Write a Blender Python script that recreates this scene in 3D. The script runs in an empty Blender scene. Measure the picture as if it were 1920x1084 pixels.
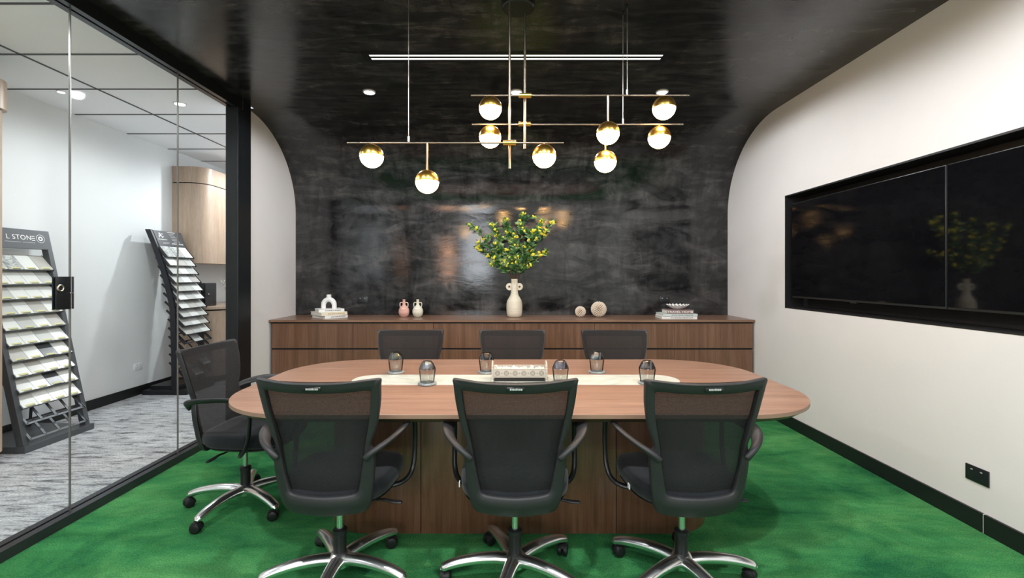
import bpy, bmesh, math, random
from mathutils import Vector, Matrix
random.seed(7)
S = bpy.context.scene
COL = S.collection
PI = math.pi
R = math.radians

# ------------------------------------------------------------------ camera, world, lights, exposure
cam = bpy.data.cameras.new('camera')
cam.sensor_width = 36.0
cam.lens = 882.0 / 1920.0 * 36.0
cam.shift_x = 3.0 / 1920.0
cam.shift_y = -25.0 / 1920.0
cam.clip_start = 0.05
co = bpy.data.objects.new('camera', cam)
COL.objects.link(co)
co.location = (0, 0, 1.35)
co.rotation_euler = (PI / 2, 0, 0)
S.camera = co
S.view_settings.view_transform = 'Standard'
S.view_settings.look = 'None'
S.view_settings.gamma = 1
S.view_settings.use_curve_mapping = False
S.view_settings.exposure = 0.58

w = bpy.data.worlds.new('world')
S.world = w
w.use_nodes = True
w.node_tree.nodes['Background'].inputs[0].default_value = (0.85, 0.92, 1.0, 1)
w.node_tree.nodes['Background'].inputs[1].default_value = 2.2

ZC = 2.914      # ceiling height
XL, XR, YB = -2.46, 2.49, 5.39
XG = -2.44      # glass plane
XF = -4.22      # far wall of the corridor
YR = -2.6       # rear wall, behind the camera


def spot(loc, power, ang=110, blend=0.8, col=(1, .97, .93), size=.04, target=None):
    l = bpy.data.lights.new('downlight_beam', 'SPOT')
    l.energy = power; l.spot_size = R(ang); l.spot_blend = blend; l.color = col; l.shadow_soft_size = size
    o = bpy.data.objects.new('downlight_beam', l); COL.objects.link(o); o.location = loc
    if target: o.rotation_euler = (Vector(target) - Vector(loc)).to_track_quat('-Z', 'Y').to_euler()
    return o


def area(loc, target, sx, sy, power, col=(1, 1, 1)):
    l = bpy.data.lights.new('window_or_fill_light', 'AREA')
    l.shape = 'RECTANGLE'; l.size = sx; l.size_y = sy; l.energy = power; l.color = col
    o = bpy.data.objects.new('window_or_fill_light', l); COL.objects.link(o); o.location = loc
    o.rotation_euler = (Vector(target) - Vector(loc)).to_track_quat('-Z', 'Y').to_euler()
    return o


DOWN = [(-1.20, 4.0), (.05, 4.0), (1.29, 4.0), (-1.20, 1.2), (.05, 1.2), (1.29, 1.2), (-1.2, -1.2), (1.29, -1.2)]
for x, y in DOWN:
    spot((x, y, ZC - .02), 38 if y > 3 else (84 if y > 0 else 60), 176, .22, (.965, .98, 1), .04)
CDOWN = [(-3.0, 4.27), (-3.0, 2.2), (-3.0, 0.2), (-3.0, 6.6)]
for x, y in CDOWN:
    spot((x, y, ZC - .03), {4.27: 36, 6.6: 95}.get(y, 26), 176, .4, (.93, .97, 1), .05)
# unseen ceiling fill light added behind the camera, windows in the rear wall
area((.15, -1.25, ZC - .02), (.15, -1.25, 0), 1.5, .5, 30, (1, .98, .97))
area((-.95, YR - .10, 1.78), (-.95, 5, 1.7), .75, 1.35, 17, (.90, .95, 1))
area((-1.78, YR - .10, 1.6), (-1.78, 5, 1.6), .20, .85, 6, (1, .45, .18))


# ------------------------------------------------------------------ materials
def mat(name, col=(.5, .5, .5), rough=.5, metal=0.0, **k):
    m = bpy.data.materials.new(name); m.use_nodes = True
    b = m.node_tree.nodes['Principled BSDF']
    b.inputs['Base Color'].default_value = (*col, 1)
    b.inputs['Roughness'].default_value = rough
    b.inputs['Metallic'].default_value = metal
    if 'spec' in k: b.inputs['Specular IOR Level'].default_value = k['spec']
    if 'coat' in k:
        b.inputs['Coat Weight'].default_value = k['coat']; b.inputs['Coat Roughness'].default_value = k.get('coatr', .1)
    if 'emit' in k:
        b.inputs['Emission Color'].default_value = (*k['emit'], 1); b.inputs['Emission Strength'].default_value = k['es']
    if 'sheen' in k: b.inputs['Sheen Weight'].default_value = k['sheen']
    return m


def N(m, typ, **inp):
    n = m.node_tree.nodes.new(typ)
    for a, v in inp.items():
        if a in n.inputs: n.inputs[a].default_value = v
        else: setattr(n, a, v)
    return n


def L(m, a, b): m.node_tree.links.new(a, b)


def noise(m, scale=(1, 1, 1), s=5, detail=6, rough=.55, dist=0.0, rot=(0, 0, 0)):
    tc = N(m, 'ShaderNodeTexCoord'); mp = N(m, 'ShaderNodeMapping')
    mp.inputs['Scale'].default_value = scale; mp.inputs['Rotation'].default_value = rot
    L(m, tc.outputs['Object'], mp.inputs['Vector'])
    n = N(m, 'ShaderNodeTexNoise'); n.inputs['Scale'].default_value = s; n.inputs['Detail'].default_value = detail
    n.inputs['Roughness'].default_value = rough; n.inputs['Distortion'].default_value = dist
    L(m, mp.outputs[0], n.inputs['Vector'])
    return n.outputs['Fac']


def ramp(m, src, stops):
    r = N(m, 'ShaderNodeValToRGB'); e = r.color_ramp.elements
    while len(e) < len(stops): e.new(.5)
    for i, (p, c) in enumerate(stops):
        e[i].position = p; e[i].color = (*c, 1) if not isinstance(c, (int, float)) else (c, c, c, 1)
    L(m, src, r.inputs[0])
    return r.outputs[0]


def mixc(m, fac, a, b, mode='MIX'):
    x = N(m, 'ShaderNodeMix'); x.data_type = 'RGBA'; x.blend_type = mode
    if isinstance(fac, float): x.inputs[0].default_value = fac
    else: L(m, fac, x.inputs[0])
    L(m, a, x.inputs[6]); L(m, b, x.inputs[7])
    return x.outputs[2]


def bs(m): return m.node_tree.nodes['Principled BSDF']


def bump(m, src, strength=.3, dist=.01):
    b = N(m, 'ShaderNodeBump'); b.inputs['Strength'].default_value = strength; b.inputs['Distance'].default_value = dist
    L(m, src, b.inputs['Height']); L(m, b.outputs[0], bs(m).inputs['Normal'])


def wood(name, c1, c2, c3, scale, rough=.35, s=3.0):
    m = mat(name, c2, rough)
    a = noise(m, scale, s, 8, .65, .4)
    b = noise(m, tuple(v * 5 for v in scale), s * 1.6, 4, .6)
    ca = ramp(m, a, [(.3, c1), (.5, c2), (.68, c3)])
    cb = ramp(m, b, [(.3, .72), (.7, 1.0)])
    L(m, mixc(m, .8, ca, cb, 'MULTIPLY'), bs(m).inputs['Base Color'])
    bump(m, b, .06, .002)
    return m


M = {}
# polished black plaster with trowel strokes
def plaster():
    m = mat('black_plaster', (.03, .03, .032), .25)
    st = noise(m, (1, 1, 1.5), 1.3, 8, .62, .9)
    st2 = noise(m, (1.3, 5.0, 3.4), 1.9, 9, .66, 1.0, (.0, .30, .16))
    st3 = noise(m, (4.0, 1.5, 1.2), 1.5, 7, .6, 1.6, (.2, -.5, .1))
    c = ramp(m, st, [(.3, (.014, .014, .015)), (.5, (.025, .025, .026)), (.7, (.045, .044, .044))])
    c2 = ramp(m, st2, [(.36, (.32, .32, .33)), (.5, (.85, .85, .85)), (.64, (1.9, 1.86, 1.8))])
    c3 = ramp(m, st3, [(.36, (.6, .6, .6)), (.62, (1.3, 1.3, 1.3))])
    L(m, mixc(m, 1.0, mixc(m, 1.0, c, c2, 'MULTIPLY'), c3, 'MULTIPLY'), bs(m).inputs['Base Color'])
    rr = ramp(m, st2, [(.38, .03), (.62, .13)])
    tc = N(m, 'ShaderNodeTexCoord'); sx = N(m, 'ShaderNodeSeparateXYZ'); L(m, tc.outputs['Object'], sx.inputs[0])
    mr = N(m, 'ShaderNodeMapRange'); mr.inputs[1].default_value = 2.0; mr.inputs[2].default_value = 2.7; mr.inputs[3].default_value = 0; mr.inputs[4].default_value = .13
    L(m, sx.outputs[2], mr.inputs[0])
    ad = N(m, 'ShaderNodeMath'); ad.operation = 'ADD'; L(m, rr, ad.inputs[0]); L(m, mr.outputs[0], ad.inputs[1])
    L(m, ad.outputs[0], bs(m).inputs['Roughness'])
    bump(m, st2, .075, .012)
    bs(m).inputs['Specular IOR Level'].default_value = .5
    return m
M['plaster'] = plaster()
def carpet():
    m = mat('green_carpet', (.03, .2, .07), .95, spec=0.0)
    a = noise(m, (1, 1.6, 1), 1.5, 9, .68, .5, (0, 0, .5))
    b = noise(m, (.7, 3.0, 1), 1.9, 9, .7, .3, (0, 0, -.6))
    f = noise(m, (1, 1, 1), 150, 3, .6)
    ca = ramp(m, a, [(.34, (.020, .125, .050)), (.5, (.048, .215, .072)), (.68, (.10, .315, .105))])
    cb = ramp(m, b, [(.35, .8), (.65, 1.12)])
    x = mixc(m, 1.0, ca, cb, 'MULTIPLY')
    cf = ramp(m, f, [(.3, .62), (.7, 1.3)])
    L(m, mixc(m, 1.0, x, cf, 'MULTIPLY'), bs(m).inputs['Base Color'])
    bump(m, f, .5, .004)
    return m
M['carpet'] = carpet()
def carpet2():
    m = mat('grey_carpet', (.4, .4, .42), .95, spec=.1)
    a = noise(m, (1.6, 8, 1), 3.2, 7, .72, .8, (0, 0, .2))
    f = noise(m, (1, 1, 1), 90, 3, .6)
    ca = ramp(m, a, [(.37, (.11, .11, .12)), (.46, (.38, .39, .405)), (.62, (.55, .56, .575))])
    cf = ramp(m, f, [(.3, .6), (.6, 1.15)])
    L(m, mixc(m, 1.0, ca, cf, 'MULTIPLY'), bs(m).inputs['Base Color'])
    bump(m, f, .4, .004)
    return m
M['carpet2'] = carpet2()
def paint(name, c, r=.6):
    m = mat(name, c, r)
    n = noise(m, (1, 1, 1), 3, 3, .5)
    L(m, ramp(m, n, [(.3, tuple(v * .97 for v in c)), (.7, c)]), bs(m).inputs['Base Color'])
    return m
M['white'] = paint('white_wall_paint', (.69, .672, .668))
M['white2'] = paint('cool_white_wall_paint', (.70, .72, .73))
M['greywall'] = mat('dark_grey_wall', (.12, .125, .13), .7)
M['ceil2'] = mat('ceiling_tile', (.93, .94, .97), .8)
M['grid'] = mat('ceiling_grid', (.03, .032, .036), .5)
M['skirt'] = mat('black_skirting', (.006, .007, .008), .45)
M['frame'] = mat('black_aluminium', (.014, .017, .02), .32, .4)
M['channel'] = mat('floor_channel', (.05, .052, .06), .35, .6)
M['joint'] = mat('glass_joint', (.20, .19, .18), .3, .6)
M['niche'] = mat('niche_black', (.008, .008, .009), .5)
M['bezel'] = mat('tv_bezel', (.03, .031, .033), .35, .3)
M['screen'] = mat('tv_screen', (.003, .003, .004), .04, spec=.5)
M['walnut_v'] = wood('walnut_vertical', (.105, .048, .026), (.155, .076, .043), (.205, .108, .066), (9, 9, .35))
M['walnut_lit'] = wood('walnut_lit_horizontal', (.235, .130, .086), (.315, .182, .124), (.385, .235, .164), (.35, 9, 9), .38)  # same walnut as the fronts, lightened for light falling on the tabletop
M['walnut_t'] = wood('walnut_top', (.16, .088, .054), (.225, .127, .082), (.28, .165, .11), (.35, 9, 9), .3)
M['edge'] = mat('table_edge', (.25, .155, .105), .4)
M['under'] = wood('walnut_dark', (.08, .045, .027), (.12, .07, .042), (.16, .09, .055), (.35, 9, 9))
M['gap'] = mat('shadow_gap', (.012, .009, .008), .6)
M['oak'] = wood('light_oak', (.42, .30, .215), (.50, .365, .27), (.56, .42, .32), (7, 7, .4), .4)
M['marble'] = mat('white_stone', (.72, .74, .70), .25)
_n = noise(M['marble'], (1, 2, 1), 4, 8, .6, 2)
L(M['marble'], ramp(M['marble'], _n, [(.35, (.48, .54, .49)), (.6, (.64, .66, .60))]), bs(M['marble']).inputs['Base Color'])
M['plastic'] = mat('black_plastic', (.010, .0105, .0115), .45, spec=.4)
M['plastic2'] = mat('grey_black_plastic', (.021, .0215, .023), .5, spec=.4)
M['fabric'] = mat('seat_fabric', (.011, .0125, .015), .9, spec=.15, sheen=.12)
_n = noise(M['fabric'], (1, 1, 1), 400, 2)
bump(M['fabric'], _n, .3, .002)
M['rod'] = mat('painted_rod', (.015, .016, .018), .3, .3)
M['chrome'] = mat('polished_aluminium', (.82, .82, .83), .27, 1.0)
M['steel'] = mat('satin_steel', (.55, .52, .48), .3, 1.0)
M['brass'] = mat('brushed_brass', (.62, .38, .09), .28, 1.0)
M['bronze'] = mat('brushed_bronze_rod', (.24, .20, .155), .32, 1.0)
M['glow'] = mat('opal_glow', (1, .9, .75), .4, emit=(1.0, .57, .22), es=38.0)
M['lamp'] = mat('downlight_glow', (1, 1, 1), .4, emit=(.95, .98, 1), es=14.0)
M['strip'] = mat('diffuser_glow', (.9, .9, .88), .4, emit=(1, .97, .93), es=.75)  # added glow keeps the air diffuser slots bright, no lamp there
M['trimw'] = mat('downlight_trim', (.75, .76, .77), .4)
M['stone_grey'] = mat('grey_coaster_stone', (.22, .25, .26), .6)
_n = noise(M['stone_grey'], (1, 1, 1), 60, 4)
L(M['stone_grey'], ramp(M['stone_grey'], _n, [(.35, (.13, .155, .16)), (.65, (.33, .37, .38))]), bs(M['stone_grey']).inputs['Base Color'])
M['cream'] = mat('cream_ceramic', (.6, .55, .44), .6)
_n = noise(M['cream'], (1, 1, 9), 5, 4)
L(M['cream'], ramp(M['cream'], _n, [(.35, (.54, .50, .39)), (.65, (.64, .60, .49))]), bs(M['cream']).inputs['Base Color'])
M['hole'] = mat('dark_brown_hole', (.05, .025, .015), .7)
M['tan'] = mat('tan_glaze', (.50, .40, .27), .5)
M['pink'] = mat('pink_terracotta', (.62, .36, .30), .75)
_n = noise(M['pink'], (1, 1, 4), 9, 4)
L(M['pink'], ramp(M['pink'], _n, [(.35, (.50, .27, .22)), (.65, (.68, .42, .36))]), bs(M['pink']).inputs['Base Color'])
M['sage'] = mat('cream_stoneware', (.62, .60, .50), .75)
_n = noise(M['sage'], (1, 1, 4), 9, 4)
L(M['sage'], ramp(M['sage'], _n, [(.35, (.52, .51, .41)), (.65, (.70, .68, .58))]), bs(M['sage']).inputs['Base Color'])
M['matwhite'] = mat('matt_white_ceramic', (.74, .75, .74), .6)
M['paper'] = mat('book_pages', (.70, .70, .66), .8)
M['bookw'] = mat('book_cover_white', (.72, .74, .73), .5)
M['bookc'] = mat('book_cover_cream', (.68, .64, .50), .5)
M['bookg'] = mat('book_cover_pale_green', (.52, .62, .60), .5)
M['bookm'] = mat('book_cover_mauve', (.22, .15, .145), .5)
M['ink'] = mat('grey_ink', (.22, .22, .23), .6)
M['tanink'] = mat('tan_ink', (.40, .30, .18), .6)
M['whiteink'] = mat('white_lettering', (.8, .8, .8), .5)
M['shell'] = mat('shell_spikes', (.72, .63, .52), .6)
M['shellcore'] = mat('shell_core', (.10, .065, .04), .8)
M['traym'] = mat('ornate_cream_metal', (.44, .42, .36), .5)
M['trayink'] = mat('tray_ornament', (.17, .15, .12), .5)
M['trayshade'] = mat('tray_under_shadow', (.012, .012, .013), .4)
M['pebble'] = mat('bleached_coral', (.78, .70, .60), .7)
M['leaf'] = mat('leaf_green', (.05, .15, .04), .45)
_n = noise(M['leaf'], (1, 1, 1), 14, 3)
L(M['leaf'], ramp(M['leaf'], _n, [(.38, (.018, .075, .018)), (.55, (.065, .18, .045)), (.68, (.30, .38, .18))]), bs(M['leaf']).inputs['Base Color'])
M['yellow'] = mat('yellow_blossom', (.75, .60, .03), .7)
_n = noise(M['yellow'], (1, 1, 1), 40, 3)
L(M['yellow'], ramp(M['yellow'], _n, [(.35, (.58, .50, .02)), (.65, (.85, .74, .08))]), bs(M['yellow']).inputs['Base Color'])
M['stem'] = mat('brown_stem', (.09, .05, .025), .7)
M['rackg'] = mat('grey_rack_steel', (.085, .09, .098), .4, .3)
M['rackb'] = mat('black_rack_steel', (.016, .017, .022), .4, .3)
M['sticker'] = mat('yellow_sticker', (.60, .58, .28), .6)
M['t_white'] = mat('sample_white', (.70, .71, .69), .3)
M['t_grey'] = mat('sample_pale_grey', (.50, .51, .49), .3)
M['t_warm'] = mat('sample_warm_grey', (.46, .45, .42), .3)
M['t_dark'] = mat('sample_charcoal', (.07, .075, .08), .3)
M['t_marb'] = mat('sample_marble', (.5, .52, .52), .3)
_n = noise(M['t_marb'], (1, 1, 1), 14, 8, .7, 2.5)
L(M['t_marb'], ramp(M['t_marb'], _n, [(.4, (.22, .24, .24)), (.55, (.55, .57, .56)), (.7, (.7, .7, .68))]), bs(M['t_marb']).inputs['Base Color'])
M['outlet_b'] = mat('black_power_plate', (.01, .012, .014), .35)
M['outlet_w'] = mat('white_power_plate', (.72, .74, .75), .4)
M['dot'] = mat('switch_tip', (.6, .6, .6), .3, .5)
M['applb'] = mat('gloss_black', (.01, .01, .012), .15)


def glassmat(name, tint=(1, 1, 1), refl=1.0, base=.0, tintdark=None):
    m = bpy.data.materials.new(name); m.use_nodes = True; nt = m.node_tree
    nt.nodes.clear()
    o = nt.nodes.new('ShaderNodeOutputMaterial'); t = nt.nodes.new('ShaderNodeBsdfTransparent')
    g = nt.nodes.new('ShaderNodeBsdfGlossy'); mx = nt.nodes.new('ShaderNodeMixShader'); lw = nt.nodes.new('ShaderNodeLayerWeight')
    t.inputs[0].default_value = (*tint, 1); g.inputs['Roughness'].default_value = .01
    lw.inputs['Blend'].default_value = .12
    ma = nt.nodes.new('ShaderNodeMath'); ma.operation = 'MULTIPLY_ADD'; ma.inputs[1].default_value = refl; ma.inputs[2].default_value = base
    nt.links.new(lw.outputs['Fresnel'], ma.inputs[0]); nt.links.new(ma.outputs[0], mx.inputs[0])
    nt.links.new(t.outputs[0], mx.inputs[1]); nt.links.new(g.outputs[0], mx.inputs[2]); nt.links.new(mx.outputs[0], o.inputs[0])
    return m
M['glass'] = glassmat('clear_partition_glass', (.975, .985, .98), .25)
M['tumbler'] = glassmat('clear_tumbler_glass', (.90, .91, .90), 1.1, .06)
M['smoke'] = glassmat('smoked_tumbler_glass', (.42, .42, .44), 1.4, .14)
def meshfab():
    m = mat('chair_mesh_fabric', (.021, .0215, .023), .85, spec=.2)
    nt = m.node_tree; b = bs(m); out = nt.nodes['Material Output']
    t = N(m, 'ShaderNodeBsdfTransparent'); mx = N(m, 'ShaderNodeMixShader')
    tc = N(m, 'ShaderNodeTexCoord')
    wv = N(m, 'ShaderNodeTexVoronoi'); wv.inputs['Scale'].default_value = 620
    L(m, tc.outputs['Object'], wv.inputs['Vector'])
    f = ramp(m, wv.outputs['Distance'], [(.2, .82), (.6, .95)])
    L(m, f, mx.inputs[0]); L(m, t.outputs[0], mx.inputs[1]); L(m, b.outputs[0], mx.inputs[2]); L(m, mx.outputs[0], out.inputs[0])
    return m
M['meshfab'] = meshfab()


# ------------------------------------------------------------------ geometry helpers
class MB:
    def __init__(s): s.bm = bmesh.new()

    def box(s, x0, x1, y0, y1, z0, z1, bev=0.0, seg=2, mtx=None):
        b2 = bmesh.new(); bmesh.ops.create_cube(b2, size=1)
        for v in b2.verts:
            v.co = Vector(((x0 + x1) / 2 + v.co.x * (x1 - x0), (y0 + y1) / 2 + v.co.y * (y1 - y0), (z0 + z1) / 2 + v.co.z * (z1 - z0)))
        if bev: bmesh.ops.bevel(b2, geom=b2.edges[:], offset=bev, segments=seg, affect='EDGES', profile=.5)
        s._merge(b2, mtx); return s

    def _merge(s, b2, mtx=None):
        if mtx is not None: bmesh.ops.transform(b2, matrix=mtx, verts=b2.verts[:])
        vm = {v: s.bm.verts.new(v.co) for v in b2.verts}
        for f in b2.faces:
            try: s.bm.faces.new([vm[v] for v in f.verts])
            except ValueError: pass
        b2.free()

    def prism(s, pts, z0, z1, bev=0.0, mtx=None, seg=2, vbev=False):
        b2 = bmesh.new()
        a = [b2.verts.new((p[0], p[1], z0)) for p in pts]; b = [b2.verts.new((p[0], p[1], z1)) for p in pts]
        n = len(pts)
        for i in range(n): b2.faces.new((a[i], a[(i + 1) % n], b[(i + 1) % n], b[i]))
        f1 = b2.faces.new(a[::-1]); f2 = b2.faces.new(b)
        if bev: bmesh.ops.bevel(b2, geom=list(f1.edges) + list(f2.edges), offset=bev, segments=seg, affect='EDGES', profile=.5)
        s._merge(b2, mtx); return s

    def rings(s, rings, cap=True, closed=False):
        vs = [[s.bm.verts.new(p) for p in r] for r in rings]
        n = len(vs[0]); m = len(vs)
        for i in range(m if closed else m - 1):
            for j in range(n):
                try: s.bm.faces.new((vs[i][j], vs[i][(j + 1) % n], vs[(i + 1) % m][(j + 1) % n], vs[(i + 1) % m][j]))
                except ValueError: pass
        if cap and not closed:
            s.bm.faces.new(vs[0][::-1]); s.bm.faces.new(vs[-1])
        return s

    def lathe(s, prof, c=(0, 0, 0), seg=32, mtx=None, cap=True):
        b2 = MB()
        b2.rings([[(max(r, 1e-4) * math.cos(2 * PI * j / seg), max(r, 1e-4) * math.sin(2 * PI * j / seg), z) for j in range(seg)] for r, z in prof], cap)
        mt = Matrix.Translation(c)
        if mtx is not None: mt = mt @ mtx
        s._merge(b2.bm, mt); return s

    def tube(s, pts, r, seg=10, flat=1.0, cap=True):
        pts = [Vector(p) for p in pts]; n = len(pts); rs = r if isinstance(r, (list, tuple)) else [r] * n
        up = None; out = []
        for i, p in enumerate(pts):
            t = (pts[min(i + 1, n - 1)] - pts[max(i - 1, 0)]).normalized()
            if up is None:
                up = Vector((0, 0, 1)) if abs(t.z) < .9 else Vector((1, 0, 0))
            up = (up - t * up.dot(t)).normalized(); sd = t.cross(up)
            rr = rs[i]; ra, rb = rr if isinstance(rr, (list, tuple)) else (rr, rr * flat)
            out.append([p + sd * (ra * math.cos(2 * PI * j / seg)) + up * (rb * math.sin(2 * PI * j / seg)) for j in range(seg)])
        s.rings(out, cap); return s

    def cyl(s, a, b, r, seg=16): return s.tube([a, b], r, seg)

    def ball(s, c, r, seg=12, sz=1.0):
        b2 = bmesh.new(); bmesh.ops.create_uvsphere(b2, u_segments=seg, v_segments=max(6, seg // 2 + 2), radius=r)
        s._merge(b2, Matrix.Translation(c) @ Matrix.Diagonal((1, 1, sz, 1))); return s

    def quad(s, a, b, c, d): s.bm.faces.new([s.bm.verts.new(p) for p in (a, b, c, d)]); return s

    def build(s, name, m, parent=None, smooth=True, loc=None, ang=35):
        me = bpy.data.meshes.new(name)
        bmesh.ops.recalc_face_normals(s.bm, faces=s.bm.faces[:])
        s.bm.to_mesh(me); s.bm.free()
        me.materials.append(M[m] if isinstance(m, str) else m)
        if smooth:
            me.polygons.foreach_set('use_smooth', [True] * len(me.polygons))
            try: me.set_sharp_from_angle(angle=R(ang))
            except Exception: pass
        o = bpy.data.objects.new(name, me); COL.objects.link(o)
        if parent is not None: o.parent = parent
        if loc: o.location = loc
        return o


def smoothpath(pts, n=6):
    pts = [Vector(p) for p in pts]; out = []
    P = [pts[0]] + pts + [pts[-1]]
    for i in range(1, len(P) - 2):
        for k in range(n):
            t = k / n; a, b, c, d = P[i - 1], P[i], P[i + 1], P[i + 2]
            out.append(.5 * ((2 * b) + (c - a) * t + (2 * a - 5 * b + 4 * c - d) * t * t + (3 * b - a - 3 * c + d) * t ** 3))
    out.append(P[-2]); return out


def interp(tab, x):
    if x <= tab[0][0]: return tab[0][1]
    for (a, va), (b, vb) in zip(tab, tab[1:]):
        if x <= b: return va + (vb - va) * (x - a) / (b - a)
    return tab[-1][1]


def tag(o, label=None, cat=None, group=None, kind=None):
    if label: o['label'] = label
    if cat: o['category'] = cat
    if group: o['group'] = group
    if kind: o['kind'] = kind
    return o


def thing(name, label, cat, loc=(0, 0, 0), rz=0, group=None):
    o = bpy.data.objects.new(name, None); COL.objects.link(o); o.empty_display_size = .05
    o.location = loc; o.rotation_euler = (0, 0, rz)
    return tag(o, label, cat, group)


def dup(o, loc=None, rz=None, label=None, parent=None):
    c = o.copy(); COL.objects.link(c)
    if parent is not None: c.parent = parent
    for ch in list(o.children): dup(ch, parent=c)
    if loc is not None: c.location = loc
    if rz is not None: c.rotation_euler = (0, 0, rz)
    if label: c['label'] = label
    return c


def struct(name, mb, m, parent=None, smooth=False, label=None):
    o = mb.build(name, m, parent, smooth)
    if parent is None: o['kind'] = 'structure'
    if label: o['label'] = label
    return o


def rrect(x0, x1, y0, y1, r, n=8):
    out = []
    for cx, cy, a0 in ((x1 - r, y1 - r, 0), (x0 + r, y1 - r, 90), (x0 + r, y0 + r, 180), (x1 - r, y0 + r, 270)):
        for k in range(n + 1):
            a = R(a0 + 90 * k / n); out.append((cx + r * math.cos(a), cy + r * math.sin(a)))
    return out


def text(s, size, name, m, parent, mtx, ext=.0006, font_space=1.0):
    cu = bpy.data.curves.new(name, 'FONT'); cu.body = s; cu.size = size; cu.extrude = ext; cu.align_x = 'CENTER'; cu.align_y = 'CENTER'
    cu.space_character = font_space
    cu.materials.append(M[m])
    o = bpy.data.objects.new(name, cu); COL.objects.link(o)
    dg = bpy.context.evaluated_depsgraph_get(); dg.update()
    me = bpy.data.meshes.new_from_object(o.evaluated_get(dg)); bpy.data.objects.remove(o)
    me.transform(mtx)
    me.materials.clear(); me.materials.append(M[m])
    o = bpy.data.objects.new(name, me); COL.objects.link(o); o.parent = parent
    return o


# ------------------------------------------------------------------ setting
struct('floor', MB().box(-2.39, XR, YR, YB, -.05, 0), 'carpet')
struct('floor', MB().box(XF, -2.50, YR, 9.0, -.05, 0), 'carpet2')
# black back wall with the cove that rolls into the ceiling
prof = [(YB, -.0), (YB, 1.0), (YB, 2.05)]
for k in range(1, 17):
    a = R(90 * k / 16); prof.append((4.40 + .99 * math.cos(a), 2.05 + (ZC - 2.05) * math.sin(a)))
mb = MB()
for (ya, za), (yb, zb) in zip(prof, prof[1:]): mb.quad((XL, ya, za), (XR, ya, za), (XR, yb, zb), (XL, yb, zb))
bmesh.ops.remove_doubles(mb.bm, verts=mb.bm.verts[:], dist=1e-5)
wb = struct('wall_back', mb, 'plaster', smooth=True)
wb.data.polygons.foreach_set('use_smooth', [True] * len(wb.data.polygons))
struct('ceiling', MB().box(XG + .04, XR, YR, 4.40, ZC, ZC + .1), 'plaster')
struct('ceiling', MB().box(XF, XG - .05, YR, 9.0, ZC, ZC + .1), 'ceil2')
# right wall with the recess for the screens
NY0, NY1, NZ0, NZ1, ND = .75, 4.264, 1.058, 2.073, .16
mb = MB()
mb.box(XR, XR + .25, YR, NY0, 0, 3.02).box(XR, XR + .25, NY1, YB + .1, 0, 3.02)
mb.box(XR, XR + .25, NY0, NY1, 0, NZ0).box(XR, XR + .25, NY0, NY1, NZ1, 3.02)
struct('wall_right', mb, 'white')
mb = MB()
t = .012
mb.box(XR - .002, XR + ND, NY0, NY0 + t, NZ0, NZ1).box(XR - .002, XR + ND, NY1 - t, NY1, NZ0, NZ1)
mb.box(XR - .002, XR + ND, NY0, NY1, NZ0, NZ0 + t).box(XR - .002, XR + ND, NY0, NY1, NZ1 - t, NZ1)
mb.box(XR + ND, XR + ND + t, NY0, NY1, NZ0, NZ1)
struct('trim_1', mb, 'niche')
struct('wall_left', MB().box(XL - .08, XL, 4.335, YB + .1, 0, 3.02), 'white')
struct('wall_outer', MB().box(XF - .1, XF, YR, 9.0, 0, 3.02), 'white2')
struct('wall_far', MB().box(XF - .1, -2.4, 9.0, 9.1, 0, 3.02), 'white2')
struct('wall_passage', MB().box(-2.56, XL - .09, YB, 9.0, 0, ZC), 'white2')
# rear wall with wide window opening behind the camera
mb = MB()
mb.box(-2.5, -1.92, YR - .12, YR, 0, 3.02).box(-1.64, -1.33, YR - .12, YR, 0, 3.02)
mb.box(-1.92, -1.64, YR - .12, YR, 0, 1.15).box(-1.92, -1.64, YR - .12, YR, 2.05, 3.02)
mb.box(-.57, 2.75, YR - .12, YR, 0, 3.02)
mb.box(-1.33, -.57, YR - .12, YR, 0, 1.1).box(-1.33, -.57, YR - .12, YR, 2.46, 3.02)
struct('wall_rear', mb, 'white')
struct('wall_blocker', MB().box(XF - .1, -2.5, YR - .12, YR, 0, 3.02), 'greywall')  # unseen end wall added to block sky light, dark to dim its reflection
# skirtings
struct('baseboard_right', MB().box(XR - .014, XR, YR, 2.462, 0, .10).box(XR - .014, XR, 2.467, 4.80, 0, .10), 'skirt')
struct('trim_6', MB().box(XR - .012, XR, 2.462, 2.467, 0, .10), 'trimw')
struct('baseboard_outer', MB().box(XF, XF + .014, YR, 5.86, 0, .10), 'skirt')
# corridor ceiling grid
mb = MB()
for k in range(-4, 9): mb.box(XF, XG - .06, 2.70 + .62 * k - .009, 2.70 + .62 * k + .009, ZC - .004, ZC + .001)
for x in (-3.46,): mb.box(x - .009, x + .009, YR, 9.0, ZC - .004, ZC + .001)
struct('trim_2', mb, 'grid')
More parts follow.
